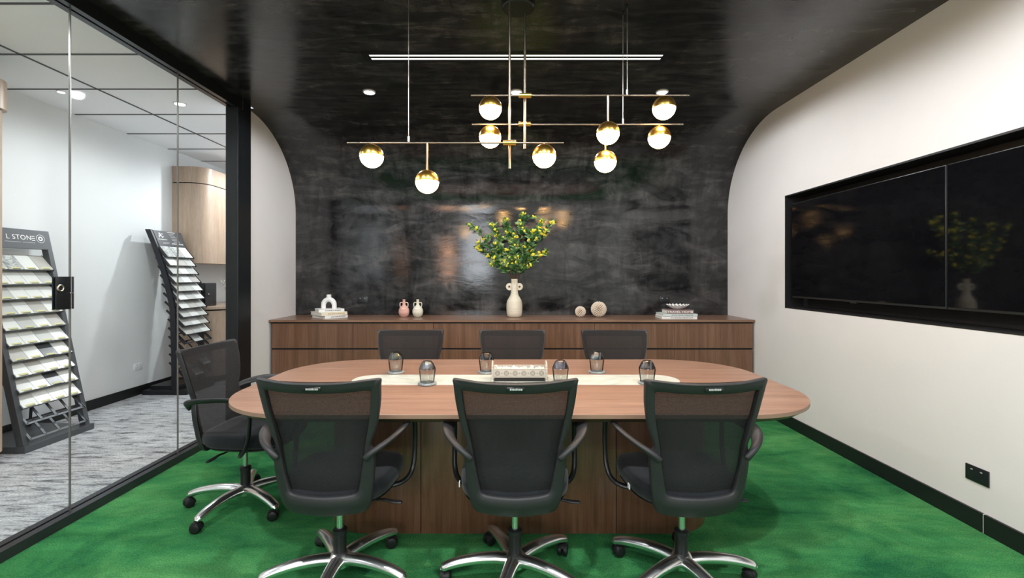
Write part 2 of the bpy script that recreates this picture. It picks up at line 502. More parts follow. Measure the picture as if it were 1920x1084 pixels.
# glazed partition: channels, end post, panes
mb = MB()
mb.box(XG - .05, XG + .05, YR, 4.33, 0, .018)
mb.box(XG - .05, XG - .008, YR, 4.33, .018, .052).box(XG + .008, XG + .05, YR, 4.33, .018, .052)
struct('trim_3', mb, 'channel')
mb = MB()
mb.box(XG - .05, XG - .008, YR, 4.33, ZC - .085, ZC).box(XG + .008, XG + .045, YR, 4.33, ZC - .085, ZC)
mb.box(XG - .008, XG + .008, YR, 4.33, ZC - .03, ZC)
struct('trim_4', mb, 'frame')
mb = MB()
mb.box(XG - .055, XG + .055, 4.12, 4.20, .052, ZC - .085, .003).box(XG - .055, XG + .05, 4.205, 4.335, 0, ZC, .003)
struct('trim_5', mb, 'frame')
edges = [4.125, 3.45, 2.605, 1.76, .915, .07, -.775, -1.62, YR]
for i in range(len(edges) - 1):
    nm = 'door_1' if i == 2 else 'window_%d' % (i + 1)
    p = struct(nm, MB().box(XG - .005, XG + .005, edges[i + 1] + .0024, edges[i] - .0024, .02, ZC - .03), 'glass')
    if i: MB().box(XG - .0052, XG + .0052, edges[i] - .0022, edges[i] + .0022, .02, ZC - .03).build('joint_strip', 'joint', p)
    if i == 2:
        k = MB().box(XG + .0055, XG + .013, 2.515, 2.599, 1.166, 1.345, .002).box(XG - .013, XG - .0055, 2.515, 2.599, 1.166, 1.345, .002).build('patch_lock', 'frame', p)
        rg = []
        for a in range(24):
            A = 2 * PI * a / 24
            rg.append([(XG + .016 + .004 * math.cos(b * PI / 3), 2.535 + (.016 + .005 * math.sin(b * PI / 3)) * math.cos(A), 1.283 + (.016 + .005 * math.sin(b * PI / 3)) * math.sin(A)) for b in range(6)])
        MB().rings(rg, closed=True).build('cylinder_ring', 'steel', k)
        MB().box(XG + .013, XG + .017, 2.59, 2.612, 1.25, 1.258, .001).build('latch_tongue', 'chrome', k)
    if i == 1:
        MB().box(XG + .0055, XG + .013, 2.608, 2.617, 1.166, 1.345, .002).build('strike_plate', 'plastic2', p)

# ------------------------------------------------------------------ downlights and ceiling diffuser
names = {(-1.20, 4.0): 'round white downlight in black ceiling, leftmost of the far row',
         (.05, 4.0): 'round white downlight in black ceiling, middle one behind the chandelier rods',
         (1.29, 4.0): 'round white downlight in black ceiling, rightmost of the far row'}
dl = None
for (x, y), lab in names.items():
    if dl is None:
        dl = thing('downlight', lab, 'ceiling light', (x, y, ZC), 0, 'downlights in the black ceiling')
        MB().lathe([(.052, 0), (.052, -.006), (.044, -.010), (.040, -.004), (.040, 0)], cap=False).build('trim_ring', 'trimw', dl)
        MB().lathe([(.0, -.003), (.040, -.003), (.040, -.001), (0, -.001)]).build('lens', 'lamp', dl)
    else: dup(dl, (x, y, ZC), None, lab)
d2 = dup(dl, (-3.0, 4.27, ZC), None, 'bright round downlight in the white tiled corridor ceiling'); d2['group'] = 'corridor downlights'
d3 = dup(dl, (-3.81, 3.99, ZC), None, 'small dim downlight in the corridor ceiling beside the left wall'); d3['group'] = 'corridor downlights'; d3.scale = (.6, .6, 1)

sf = thing('slot_diffuser', 'long twin-slot white air diffuser in black frame across the ceiling', 'ceiling strip', (.04, 3.37, ZC))
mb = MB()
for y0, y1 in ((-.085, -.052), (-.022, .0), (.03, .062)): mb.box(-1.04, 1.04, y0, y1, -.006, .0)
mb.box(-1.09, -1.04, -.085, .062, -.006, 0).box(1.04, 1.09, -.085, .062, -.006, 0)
mb.build('diffuser_frame', 'frame', sf, False)
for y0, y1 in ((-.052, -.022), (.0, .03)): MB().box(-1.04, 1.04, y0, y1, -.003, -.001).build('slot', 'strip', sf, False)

# ------------------------------------------------------------------ chandelier
ch = thing('chandelier', 'brass and bronze bar chandelier with nine half-glowing globes above the table', 'chandelier', (0, 0, 0))
YB1, YB2, YB3, YRA, YRB = 2.62, 2.80, 2.72, 2.645, 2.76
def PX(x, d): return (x - 957.0) * d / 882.0
def PZ(y, d): return 1.35 + (517.0 - y) * d / 882.0
for yb, xa, xb, yy in ((YB1, 651, 1057, 268), (YB2, 885, 1281, 233.5), (YB3, 883, 1292, 179)):
    MB().cyl((PX(xa, yb), yb, PZ(yy, yb)), (PX(xb, yb), yb, PZ(yy, yb)), .0052, 12).build('bar', 'bronze', ch)
xa = PX(955.5, YRA); xb = PX(984, YRB)
MB().cyl((xa, YRA, PZ(316, YRA)), (xa, YRA, ZC - .02), .0068, 14).build('rod', 'bronze', ch)
MB().cyl((xb, YRB, PZ(279, YRB)), (xb, YRB, ZC - .02), .0078, 14).build('rod', 'bronze', ch)
for x, y, yb, yr, yy in ((xa, 955.5, YB1, YRA, 268), (xb, 984, YB2, YRB, 232.5), (xb, 984, YB3, YRB, 179)):
    z = PZ(yy, yb)
    MB().cyl((x - .036, yb, z), (x + .036, yb, z), .0145, 20).cyl((x, min(yb, yr), z), (x, max(yb, yr), z), .009).build('clamp', 'brass', ch)
for x, yb, yy, ztop in ((766, YB1, 266, ZC), (1168, YB2, 232, ZC), (1176, YB3, 178, ZC)):
    X = PX(x, yb); z = PZ(yy, yb)
    wr = MB().cyl((X, yb, z + .03), (X, yb, ztop), .0016, 8).build('wire', 'steel', ch)
    MB().cyl((X, yb, z), (X, yb, z + .03), .006, 10).build('ferrule', 'steel', wr)
    MB().cyl((X, yb, ztop - .012), (X, yb, ztop), .009, 12).build('ceiling_button', 'frame', wr)
MB().lathe([(.095, 0), (.095, -.022), (.088, -.03), (0, -.03)], (xb - .04, 2.71, ZC), 40).build('canopy', 'rod', ch)
RG = .067
for x, y, yb, stem in ((697, 293, YB1, 268), (1020.5, 293, YB1, 268), (801, 341, YB1, 268), (919, 257, YB2, 233), (1236, 258, YB2, 233), (1135, 303, YB2, 233),
                       (919.5, 203, YB3, 179), (1245, 203, YB3, 179), (1140, 250, YB3, 179)):
    X = PX(x, yb); z = PZ(y, yb); zb = PZ(stem, yb)
    cap = [(.004, RG + .002)] + [(RG * math.sin(R(a)), RG * math.cos(R(a))) for a in range(5, 91, 5)] + [(RG - .002, -.001), (RG - .006, .002)]
    c = MB().lathe(cap, (X, yb, z), 40, cap=False).build('globe_cap', 'brass', ch)
    RS = RG - .0025
    gl = [(RS, .001)] + [(RS * math.sin(R(a)), RS * math.cos(R(a))) for a in range(95, 180, 5)] + [(0, -RS)]
    MB().lathe(gl, (X, yb, z), 40, cap=False).build('glowing_globe', 'glow', c)
    if zb - (z + RG) > .03: MB().cyl((X, yb, z + RG - .004), (X, yb, zb), .0058).build('drop_stem', 'bronze', ch)
    else: MB().cyl((X, yb, z + RG - .004), (X, yb, zb), .0045).build('pin', 'bronze', c)

# ------------------------------------------------------------------ conference table
TX0, TX1, TY0, TY1, TZ = -1.425, 1.512, 2.045, 3.40, .745
tb = thing('conference_table', 'large walnut conference table with rounded ends and pale stone strip inlaid', 'table', (.05, 2.72, 0))
def tl(x, y): return (x - .05, y - 2.72)
def tabring(d, z, r): return [(*tl(*p), z) for p in rrect(TX0 + d, TX1 - d, TY0 + d, TY1 - d, r - d, 16)]
MB().rings([tabring(0, TZ - .001, .46), tabring(.001, TZ, .46)], True).build('tabletop', 'walnut_lit', tb)
MB().rings([tabring(.0, TZ - .0012, .46), tabring(0, TZ - .018, .46), tabring(.002, TZ - .0185, .46)], True).build('edge_band', 'edge', tb)
MB().rings([tabring(.003, TZ - .0187, .46), tabring(.035, TZ - .042, .46), tabring(.04, TZ - .043, .46)], True).build('underside', 'under', tb)
MB().prism([tl(*p) for p in rrect(-.915, .975, 2.605, 2.868, .12, 12)], TZ - .001, TZ + .0012).build('stone_inlay', 'marble', tb, False)
mb = MB()
def basepanel(xa, xb, ra, rb, yy):
    pts = []
    y0, y1 = yy, 2.96
    if ra:
        for k in range(17): a = R(90 + 180 * k / 16); pts.append((xa + .25 + .25 * math.cos(a), 2.71 + .25 * math.sin(a)))
    else: pts += [(xa, 2.96), (xa, yy)]
    if rb:
        for k in range(17): a = R(-90 + 180 * k / 16); pts.append((xb - .25 + .25 * math.cos(a), 2.71 + .25 * math.sin(a)))
    else: pts += [(xb, yy), (xb, 2.96)]
    return [tl(*p) for p in pts]
MB().prism(basepanel(-1.0, -.470, 1, 0, 2.46), 0, TZ - .043, .002).build('base_panel', 'walnut_v', tb, True)
MB().prism(basepanel(-.466, .552, 0, 0, 2.46), 0, TZ - .043, .002).build('base_panel', 'walnut_v', tb, True)
MB().prism(basepanel(.556, 1.10, 0, 1, 2.46), 0, TZ - .043, .002).build('base_panel', 'walnut_v', tb, True)

# ------------------------------------------------------------------ sideboard
sb = thing('sideboard', 'long walnut sideboard with two rows of drawers along the black wall', 'sideboard', (0, 4.78, 0))
MB().box(XL + .004, XR - .004, 0, .605, .878, .90, .001).build('sideboard_top', 'walnut_t', sb, False)
MB().box(XL + .02, XR - .02, .03, .59, .06, .876).build('carcass', 'gap', sb, False)
MB().box(XL + .02, XR - .02, .06, .58, 0, .06).build('plinth', 'gap', sb, False)
cols = [-2.43, -1.603, -.786, .038, .857, 1.673, 2.47]
for i in range(6):
    for z0, z1 in ((.612, .862), (.08, .593)):
        MB().box(cols[i] + .0015, cols[i + 1] - .0015, .012, .032, z0, z1, .0012).build('drawer', 'walnut_v', sb, False)

# ------------------------------------------------------------------ televisions
def tv(y0, y1, lab):
    t = thing('television', lab, 'television', (2.50, (y0 + y1) / 2, 1.156), 0, 'screens in the wall recess')
    h = (y1 - y0) / 2
    MB().box(.004, .045, -h, h, 0, .832, .003).build('housing', 'bezel', t)
    MB().box(0, .006, -h + .006, h - .006, .016, .826).build('screen', 'screen', t, False)
    MB().box(.006, .03, -.03, .03, -.008, .002).build('sensor_bar', 'bezel', t)
    MB().box(.045, ND - .01, -.3, .3, .2, .6).build('wall_bracket', 'frame', t)
tv(2.703, 4.178, 'black flat television screen at the far end of the wall recess')
tv(1.22, 2.695, 'black flat television screen nearer the camera, cut by the frame edge')

# ------------------------------------------------------------------ power outlets
def outlet(loc, rz, m, lab, wdt=.118, hgt=.078):
    t = thing('power_outlet', lab, 'power outlet', loc, rz)
    MB().box(-wdt / 2, wdt / 2, -.008, 0, 0, hgt, .002).build('plate', m, t)
    mk = 'dot' if m == 'outlet_b' else 'ink'
    for s in (-1, 1):
        MB().box(s * .026 - .006, s * .026 + .006, -.0105, -.008, hgt * .72, hgt * .8, .001).build('switch', mk, t)
        b = MB()
        for a, bx, bz in ((25, -.007, .004), (-25, .007, .004), (0, 0, -.009)):
            b.box(-.001, .001, -.0087, -.008, -.004, .004, mtx=Matrix.Translation((s * .026 + bx, 0, hgt * .38 + bz)) @ Matrix.Rotation(R(a), 4, 'Y'))
        b.build('socket', mk if m == 'outlet_w' else 'bezel', t, False)
outlet((XR, 2.505, .247), -PI / 2, 'outlet_b', 'black double power outlet low on the right white wall', .125, .083)
outlet((PX(680, 5.388), 5.388, PZ(569, 5.388)), 0, 'outlet_b', 'black power outlet on black wall between white books and pink vase')
outlet((PX(1246, 5.388), 5.388, PZ(569, 5.388)), 0, 'outlet_b', 'black power outlet on black wall above the travel book stack')
outlet((XF, 5.33, .285), PI / 2, 'outlet_w', 'white power outlet on the corridor wall beside the black sample rack', .12, .075)

# ------------------------------------------------------------------ office chairs
cz = [(.36, -.15), (.45, -.18), (.55, -.197), (.65, -.205), (.75, -.225), (.85, -.25), (.945, -.28)]
def backy(x, z): return interp(cz, z) + .055 * (x / .24) ** 2
OUT = [(0, .935), (.11, .936), (.215, .944), (.247, .942), (.246, .918), (.240, .85), (.227, .775), (.211, .715), (.193, .665), (.208, .622), (.204, .55), (.196, .48), (.184, .415), (.160, .376), (.10, .366), (0, .361)]
INN = [(0, .893), (.11, .894), (.19, .898), (.209, .893), (.208, .875), (.203, .82), (.191, .75), (.181, .70), (.172, .655), (.168, .62), (.158, .56), (.147, .50), (.137, .468), (.115, .459), (.07, .455), (0, .452)]
def chair(label, loc, rz, star, carelabel=False):
    t = thing('office_chair', label, 'chair', loc, rz, 'mesh-back office chairs round the table')
    # back frame
    def loop(h):
        v = [(p[0], 0, p[1]) for p in h]
        s = smoothpath(v, 3)
        return [(p.x, p.z) for p in s] + [(-p.x, p.z) for p in s[-2:0:-1]]
    o, i_ = loop(OUT), loop(INN)
    sec = [(0, -.004), (.02, -.012), (.08, -.016), (.5, -.017), (.92, -.016), (.98, -.012), (1, -.005), (1, .006), (.93, .012), (.5, .013), (.07, .012), (0, .006)]
    rg = []
    for (ax, az), (bx, bz) in zip(o, i_):
        r_ = []
        for u, d in sec:
            x = ax + (bx - ax) * u; z = az + (bz - az) * u
            bow = -.018 * math.exp(-((z - .40) / .06) ** 2)
            r_.append((x, backy(x, z) + d + bow * math.sin(PI * min(1, max(0, u)))*.6, z))
        rg.append(r_)
    bf = MB().rings(rg, closed=True).build('back_frame', 'plastic2', t, ang=50)
    # badge on the top rail
    y = backy(0, .916) - .0175
    bg = MB().box(-.036, .036, y - .0022, y + .004, .906, .924, .002).build('badge', 'applb', bf)
    mb = MB()
    xs = -.022
    for k, wd in enumerate((.006, .003, .005, .004, .006, .003, .005, .006)):
        mb.box(xs, xs + wd, y - .003, y - .0022, .9115, .9185 if k != 4 else .9195); xs += wd + .0014
    mb.build('badge_lettering', 'dot', bf, False)
    # mesh
    out_side = [(p[1], p[0]) for p in OUT[3:13]][::-1]
    vv = []
    mb = MB(); NX, NZ = 14, 22
    for a in range(NZ + 1):
        z = .440 + (.936 - .440) * a / NZ
        wd = interp(out_side, z) - .008
        if z > .925: wd -= .012
        vv.append([mb.bm.verts.new((wd * (2 * b / NX - 1), backy(wd * (2 * b / NX - 1), z) + .0155, z)) for b in range(NX + 1)])
    for a in range(NZ):
        for b in range(NX): mb.bm.faces.new((vv[a][b], vv[a][b + 1], vv[a + 1][b + 1], vv[a + 1][b]))
    mb.build('mesh_back', 'meshfab', t)
    # seat cushion
    def seatring(sc, z, dy=0, front=0):
        r_ = []
        for k in range(40):
            A = 2 * PI * k / 40; c, s = math.cos(A), math.sin(A)
            n = 3.4
            x = .243 * sc * math.copysign(abs(c) ** (2 / n), c); yy = .245 * sc * math.copysign(abs(s) ** (2 / n), s)
            wt = 1 - .07 * max(0, -yy / .245)
            zz = z - .02 * max(0, (yy - .12) / .125) ** 2 * (1 if z > .43 else .3) + .008 * (abs(x) / .243) ** 2 * (1 if z > .44 else 0)
            r_.append((x * wt, yy + .07, zz))
        return r_
    MB().rings([seatring(.80, .404), seatring(.93, .408), seatring(.99, .425), seatring(1.0, .445), seatring(.985, .462), seatring(.93, .474), seatring(.8, .478), seatring(.4, .474), seatring(.05, .473)]).build('seat', 'fabric', t, ang=80)
    MB().rings([seatring(.55, .383), seatring(.86, .390), seatring(.95, .404), seatring(.90, .409)]).build('seat_pan', 'plastic', t, ang=60)
    if carelabel:
        MB().box(-.2455, -.2415, -.005, .018, .425, .445, mtx=Matrix.Rotation(R(3), 4, 'X')).build('care_label', 'whiteink', t, False)['label'] = 'small white care label'
    # arms
    for s in (-1, 1):
        pth = smoothpath([(s * .176, -.205, .612), (s * .200, -.200, .636), (s * .240, -.170, .660), (s * .273, -.115, .678), (s * .290, -.04, .689), (s * .292, .06, .692), (s * .290, .16, .688)], 5)
        n = len(pth); rr = []
        for k in range(n):
            u = k / (n - 1); a = .007 + .021 * math.sin(min(1, u * 1.5) * PI / 2); rr.append((a, .014 - .005 * min(1, u * 1.3)))
        rr[-1] = (.020, .005); rr[0] = (.003, .005)
        ar = MB().tube(pth, rr, 14).build('armrest', 'plastic2', t, ang=70)
        MB().tube(smoothpath([(s * .287, .13, .683), (s * .288, .175, .672), (s * .290, .198, .63), (s * .290, .195, .52), (s * .287, .175, .44), (s * .268, .14, .395), (s * .22, .105, .378), (s * .10, .06, .374)], 5), [(.012, .010)] * 36, 10).build('arm_support', 'rod', ar)
    # mechanism, lever, column
    mb = MB().box(-.075, .075, -.12, .14, .345, .386, .012).lathe([(.026, .315), (.036, .345), (.04, .37)], (0, 0, 0), 24)
    mb.tube([(0, -.10, .37), (0, -.15, .378)], [(.06, .012), (.07, .010)], 12)
    me = mb.build('tilt_mechanism', 'plastic', t)
    MB().tube(smoothpath([(.07, -.01, .366), (.16, -.02, .366), (.20, -.025, .369), (.24, -.03, .364), (.285, -.035, .362)], 4), [.005] * 8 + [(.008, .006)] * 3 + [(.013, .006)] * 5 + [(.009, .004)], 10).build('height_lever', 'plastic', me)
    MB().cyl((0, 0, .20), (0, 0, .33), .0145, 20).build('gas_lift', 'chrome', t)
    MB().lathe([(.027, .075), (.027, .205), (.031, .208), (.031, .226), (.020, .232)], (0, 0, 0), 28).build('column_sleeve', 'plastic', t)
    # star base
    MB().lathe([(.03, .062), (.047, .07), (.05, .09), (.047, .115), (.034, .126), (.029, .128)], (0, 0, 0), 32).build('base_hub', 'chrome', t)
    sp = smoothpath([(.03, 0, .096), (.09, 0, .104), (.17, 0, .103), (.25, 0, .092), (.30, 0, .078), (.325, 0, .066)], 4)
    n = len(sp)
    secs = []
    for k, p in enumerate(sp):
        u = k / (n - 1); hw = .033 - .011 * u if u < .93 else .014; hh = .026 - .010 * u if u < .93 else .008
        secs.append((hw, hh))
    leg = MB().tube(sp, secs, 16).build('leg', 'chrome', t, ang=70)
    # caster: stem, hood and two wheels
    cm = MB().cyl((0, 0, .050), (0, 0, .078), .006, 10)
    for s in (-1, 1):
        Mx = Matrix.Translation((-.012, s * .0135, .0265)) @ Matrix.Rotation(PI / 2, 4, 'X')
        cm.lathe([(.0, -.010), (.021, -.010), (.0255, -.007), (.0265, 0), (.0255, .007), (.020, .010), (.008, .0115), (0, .0115)], (0, 0, 0), 24, Mx)
    cm.box(-.02, .012, -.004, .004, .02, .052, .002)
    hood = [[(-.012 + rr_ * math.cos(R(a)), yy, .0265 + rr_ * math.sin(R(a))) for rr_, yy in ((.0285, -.022), (.031, -.018), (.031, .018), (.0285, .022))] for a in range(-5, 150, 15)]
    cm.rings(hood)
    cs = cm.build('caster', 'plastic', leg); cs.location = (.308, 0, 0); cs.rotation_euler = (0, 0, R(random.uniform(-60, 200)))
    leg.rotation_euler = (0, 0, R(star) - rz)
    for k in range(1, 5):
        l2 = leg.copy(); COL.objects.link(l2); l2.parent = t; l2.rotation_euler = (0, 0, R(star + 72 * k) - rz)
        c2 = cs.copy(); COL.objects.link(c2); c2.parent = l2; c2.rotation_euler = (0, 0, R(random.uniform(-90, 250)))
    return t
chair('black mesh-back office chair in front of the table, nearest left', (-.757, 2.09, 0), R(-1), -17)
chair('black mesh-back office chair in front of the table, nearest middle', (.02, 2.085, 0), 0, 40, True)
chair('black mesh-back office chair in front of the table, nearest right', (.757, 2.08, 0), R(4), -1, True)
chair('black mesh-back office chair at the left end of the table by the glass', (-1.56, 2.77, 0), R(-92), 39)
chair('black mesh-back office chair behind the table, left one facing camera', (-.747, 3.31, 0), R(180), 20)
chair('black mesh-back office chair behind the table, middle one facing camera', (.016, 3.31, 0), R(180), 5)
chair('black mesh-back office chair behind the table, right one facing camera', (.775, 3.31, 0), R(179), 50)

# ------------------------------------------------------------------ tumblers on coasters
def coaster(label, x, y):
    c = MB().lathe([(.048, 0), (.0515, .002), (.0515, .009), (.048, .0115), (.0, .0115)], (0, 0, 0), 40).build('coaster', 'stone_grey')
    c.location = (x, y, TZ + .0012 if 2.605 < y < 2.868 else TZ); return tag(c, label, 'coaster', 'round grey coasters on the table')
TZT = TZ + .0125
gl = None
where = ['far left', 'near left', 'left of the ornate tray, far side', 'right of the ornate tray, near side', 'far right', 'near right']
pos = [(-.712, 2.925), (-.462, 2.615), (-.150, 2.925), (.281, 2.64), (.539, 2.935), (.765, 2.63)]
for wh, (x, y) in zip(where, pos):
    coaster('round grey stone coaster under the ' + wh + ' tumbler', x, y)
    lab = 'upside-down glass tumbler with smoked base on grey coaster, ' + wh
    if gl is None:
        gl = thing('glass_tumbler', lab, 'glass', (x, y, TZT), 0, 'upturned tumblers on the table')
        def facet(r_, z, n=40): return [(r_ * math.cos(2 * PI * k / n) , r_ * math.sin(2 * PI * k / n), z) for k in range(n)]
        MB().rings([facet(r_, z) for r_, z in ((.0375, 0), (.0385, .002), (.043, .04), (.0465, .072), (.0462, .076))], False).rings([facet(r_, z) for r_, z in ((.0355, .0), (.0365, .002), (.041, .04), (.0445, .071))], False).build('glass_wall', 'tumbler', gl)
        MB().rings([facet(r_, z) for r_, z in ((.0462, .0762), (.043, .085), (.032, .108), (.0235, .118), (.019, .1195), (.001, .1195))], False).rings([facet(r_, z) for r_, z in ((.044, .074), (.040, .083), (.028, .102), (.012, .110), (.001, .111))], False).build('smoked_base', 'smoke', gl)['label'] = 'smoked grey tumbler base'
    else: dup(gl, (x, y, TZT), None, lab)

# ------------------------------------------------------------------ ornate tray with coral
tr = thing('decorative_tray', 'ornate cream openwork tray standing on the stone strip of the table', 'tray', (.052, 2.735, TZ + .0012))
HW, HD = .155, .06
mb = MB()
mb.box(-HW, HW, -HD, -HD + .004, .026, .072, .001).box(-HW, HW, HD - .004, HD, .026, .072, .001).box(-HW, HW, -HD, HD, .026, .030)
mb.box(-HW, HW, -HD - .002, -HD + .006, .069, .074, .001).box(-HW, HW, HD - .006, HD + .002, .069, .074, .001)
mb.box(-HW, HW, -HD - .002, -HD + .006, .024, .029, .001)
mb.build('tray_body', 'traym', tr)
for s in (-1, 1):
    MB().box(s * HW - .004, s * HW + .004, -HD - .004, HD + .004, .020, .075, .001).tube(smoothpath([(s * HW, -.055, .06), (s * HW, -.045, .095), (s * HW, 0, .105), (s * HW, .045, .095), (s * HW, .055, .06)], 5), .005, 8).build('end_handle', 'traym', tr)
    for sy in (-1, 1):
        MB().lathe([(.008, 0), (.009, .006), (.005, .012), (.008, .02), (.008, .028)], (s * HW, sy * HD, 0), 12).build('foot', 'traym', tr)
MB().box(-HW + .012, HW - .012, -HD + .012, HD - .012, 0, .022).build('shadow_block', 'trayshade', tr, False)  # black block stands in for the shadow beneath the tray
mb = MB()
for k in range(6):
    x = -.125 + .05 * k
    for r0 in (.013, .0065):
        rg = []
        for a in range(20):
            A = 2 * PI * a / 20; rg.append([(x + (r0 + .0011 * math.cos(b * PI / 2)) * math.cos(A), -HD - .0003 + .0011 * math.sin(b * PI / 2), .049 + (r0 + .0011 * math.cos(b * PI / 2)) * math.sin(A)) for b in range(4)])
        mb.rings(rg, closed=True)
    for q in range(4): A = PI / 2 * q; mb.box(x + .010 * math.cos(A) - .0012, x + .010 * math.cos(A) + .0012, -HD - .001, -HD, .049 + .010 * math.sin(A) - .0012, .049 + .010 * math.sin(A) + .0012)
    mb.box(x + .023, x + .027, -HD - .001, -HD, .046, .052)
mb.build('ornament_rings', 'trayink', tr)
rnd = random.Random(3)
mb = MB()
for k in range(70):
    x = rnd.uniform(-.14, .14); y = rnd.uniform(-.045, .045); h = .045 + .022 * rnd.random()
    r_ = rnd.uniform(.007, .013)
    b2 = bmesh.new(); bmesh.ops.create_icosphere(b2, subdivisions=2, radius=r_)
    for v in b2.verts: v.co *= 1 + rnd.uniform(-.3, .35)
    mb._merge(b2, Matrix.Translation((x, y, h)))
o = mb.build('coral_pieces', 'pebble'); o.location = (.052, 2.735, TZ + .0012)
tag(o, 'pile of bleached coral and shell pieces filling the ornate tray', 'coral', kind='stuff')

# ------------------------------------------------------------------ decor on the sideboard
ZS = .90
def book(label, c, w_, d_, h, rz, mc, z, grp, inkm=None, txt=None, star=False):
    t = thing('book', label, 'book', (c[0], c[1], z), rz, grp)
    hw, hd = w_ / 2, d_ / 2
    MB().box(-hw, hw, -hd, hd, 0, .003, .0006).box(-hw, hw, -hd, hd, h - .003, h, .0006).box(-hw, hw, -hd, -hd + .004, 0, h, .001).build('cover', mc, t, False)
    MB().box(-hw + .004, hw - .004, -hd + .004, hd - .004, .003, h - .003).build('pages', 'paper', t, False)
    if txt:
        text(txt, h * .80, 'spine_title', inkm, t, Matrix.Translation((-.005, -hd - .0008, h / 2)) @ Matrix.Rotation(PI / 2, 4, 'X') @ Matrix.Diagonal((1.25, 1, 1, 1)))
        MB().box(hw - .022, hw - .012, -hd - .001, -hd, h * .35, h * .65).build('spine_mark', inkm, t, False)
    elif inkm:
        mb = MB(); x = -hw * .5
        rn = random.Random(int(c[0] * 1000) + int(z * 1000))
        while x < hw * .75:
            wd = rn.uniform(.004, .014); mb.box(x, x + wd, -hd - .0006, -hd, h * .32, h * .68); x += wd + rn.uniform(.002, .006)
        mb.build('spine_lettering', inkm, t, False)
    return t
g1 = 'white books under the arch vase'
book('white hardback at the bottom of the stack under the arch vase', (-1.95, 5.08), .26, .28, .030, R(50), 'bookw', ZS, g1, 'ink')
book('cream-spined book in the middle of the stack under the arch vase', (-1.96, 5.08), .28, .29, .034, R(44), 'bookc', ZS + .030, g1, 'tanink')
book('pale grey book on top of the stack under the arch vase', (-1.955, 5.08), .26, .22, .032, R(33), 'bookw', ZS + .064, g1, 'ink')
g2 = 'books under the fluted bowl'
book('white book at the bottom of the right stack on the sideboard', (1.763, 5.02), .365, .25, .025, R(-1), 'bookw', ZS, g2, 'ink')
book('pale green white-spined book in the middle of the right stack', (1.768, 5.02), .36, .25, .027, R(0), 'bookg', ZS + .025, g2, 'ink')
book('mauve spined travel book on top of the right stack', (1.775, 5.0), .275, .20, .040, R(-1), 'bookm', ZS + .052, g2, 'whiteink', 'TRAVEL HOME')
# arch vase
av = thing('arch_vase', 'small matt white arch-shaped vase standing on the stack of white books', 'vase', (-1.96, 5.08, ZS + .096))
pth = [(-.058, 0, 0), (-.058, 0, .03)] + [(.058 * math.cos(R(180 - a)), 0, .035 + .062 * math.sin(R(a))) for a in range(10, 171, 10)] + [(.058, 0, .03), (.058, 0, 0)]
MB().tube(pth, [(.025, .025)] * 3 + [.027] * (len(pth) - 6) + [(.025, .025)] * 3, 20).build('arch_body', 'matwhite', av, ang=70)
MB().lathe([(.026, .10), (.0245, .125), (.0245, .150), (.020, .150), (.018, .12)], (0, 0, 0), 24, cap=False).build('neck', 'matwhite', av)
# fluted bowl
fb = []
for r_, z, fl in ((.03, 0, 0), (.045, .003, .01), (.082, .022, .04), (.112, .044, .07), (.110, .047, .07), (.08, .03, .05), (.04, .012, .02), (.005, .008, 0)):
    fb.append([(r_ * (1 + fl * math.cos(18 * 2 * PI * j / 180)) * math.cos(2 * PI * j / 180), r_ * (1 + fl * math.cos(18 * 2 * PI * j / 180)) * math.sin(2 * PI * j / 180), z + (.006 * math.cos(18 * 2 * PI * j / 180) if z > .04 else 0)) for j in range(180)])
o = MB().rings(fb).build('fluted_bowl', 'matwhite'); o.location = (1.785, 5.02, ZS + .0925); o.scale = (1, .85, 1.05)
tag(o, 'white fluted shell-like bowl on top of the travel book', 'bowl')
# small two-handled vases
def amphora(x, m, lab, hm):
    t = thing('handled_vase', lab, 'vase', (x, 5.14, ZS), 0, 'small two-handled vases')
    MB().lathe([(.030, 0), (.040, .004), (.054, .03), (.058, .055), (.055, .08), (.044, .103), (.026, .120), (.016, .130), (.0145, .165), (.015, .19), (.011, .19), (.010, .16)], (0, 0, 0), 40).build('body', m, t, ang=60)
    for s in (-1, 1):
        MB().tube(smoothpath([(s * .014, 0, .155), (s * .030, 0, .158), (s * .042, 0, .150), (s * .044, 0, .130), (s * .040, 0, .108)], 5), .0045, 10).build('handle', hm, t)
M['pinkpale'] = mat('pale_pink_handle', (.74, .56, .50), .7)
amphora(PX(757.5, 5.14), 'pink', 'small pink two-handled vase on the sideboard', 'pinkpale')
amphora(PX(783.3, 5.14), 'sage', 'small cream two-handled vase right of the pink one', 'sage')
# tall vase
vx, vy = PX(964.5, 5.12), 5.12
tv_ = thing('tall_vase', 'tall cream bottle vase with two round ear handles holding yellow flowers', 'vase', (vx, vy, ZS))
MB().lathe([(.055, 0), (.070, .004), (.080, .018), (.085, .05), (.087, .10), (.086, .145), (.079, .178), (.062, .21), (.047, .235), (.040, .262), (.038, .29), (.037, .33), (.0355, .34), (.035, .415), (.030, .415), (.028, .35), (.028, .30)], (0, 0, 0), 48).build('body', 'cream', tv_, ang=60)
for s in (-1, 1):
    Mx = Matrix.Rotation(PI / 2, 4, 'X')
    e = MB().lathe([(.009, -.010), (.036, -.010), (.040, -.005), (.040, .005), (.036, .010), (.009, .010)], (s * .053, 0, .330), 32, Mx).build('ear_handle', 'cream', tv_)
    MB().lathe([(.001, -.006), (.0115, -.006), (.0115, .006), (.001, .006)], (s * .056, -.006, .330), 20, Mx).build('ear_hole', 'hole', e)
MB().prism([(-.018, .41), (.012, .41), (-.001, .345)], .0345, .0362, mtx=Matrix.Rotation(PI / 2, 4, 'X')).build('glaze_drip', 'tan', tv_, False)

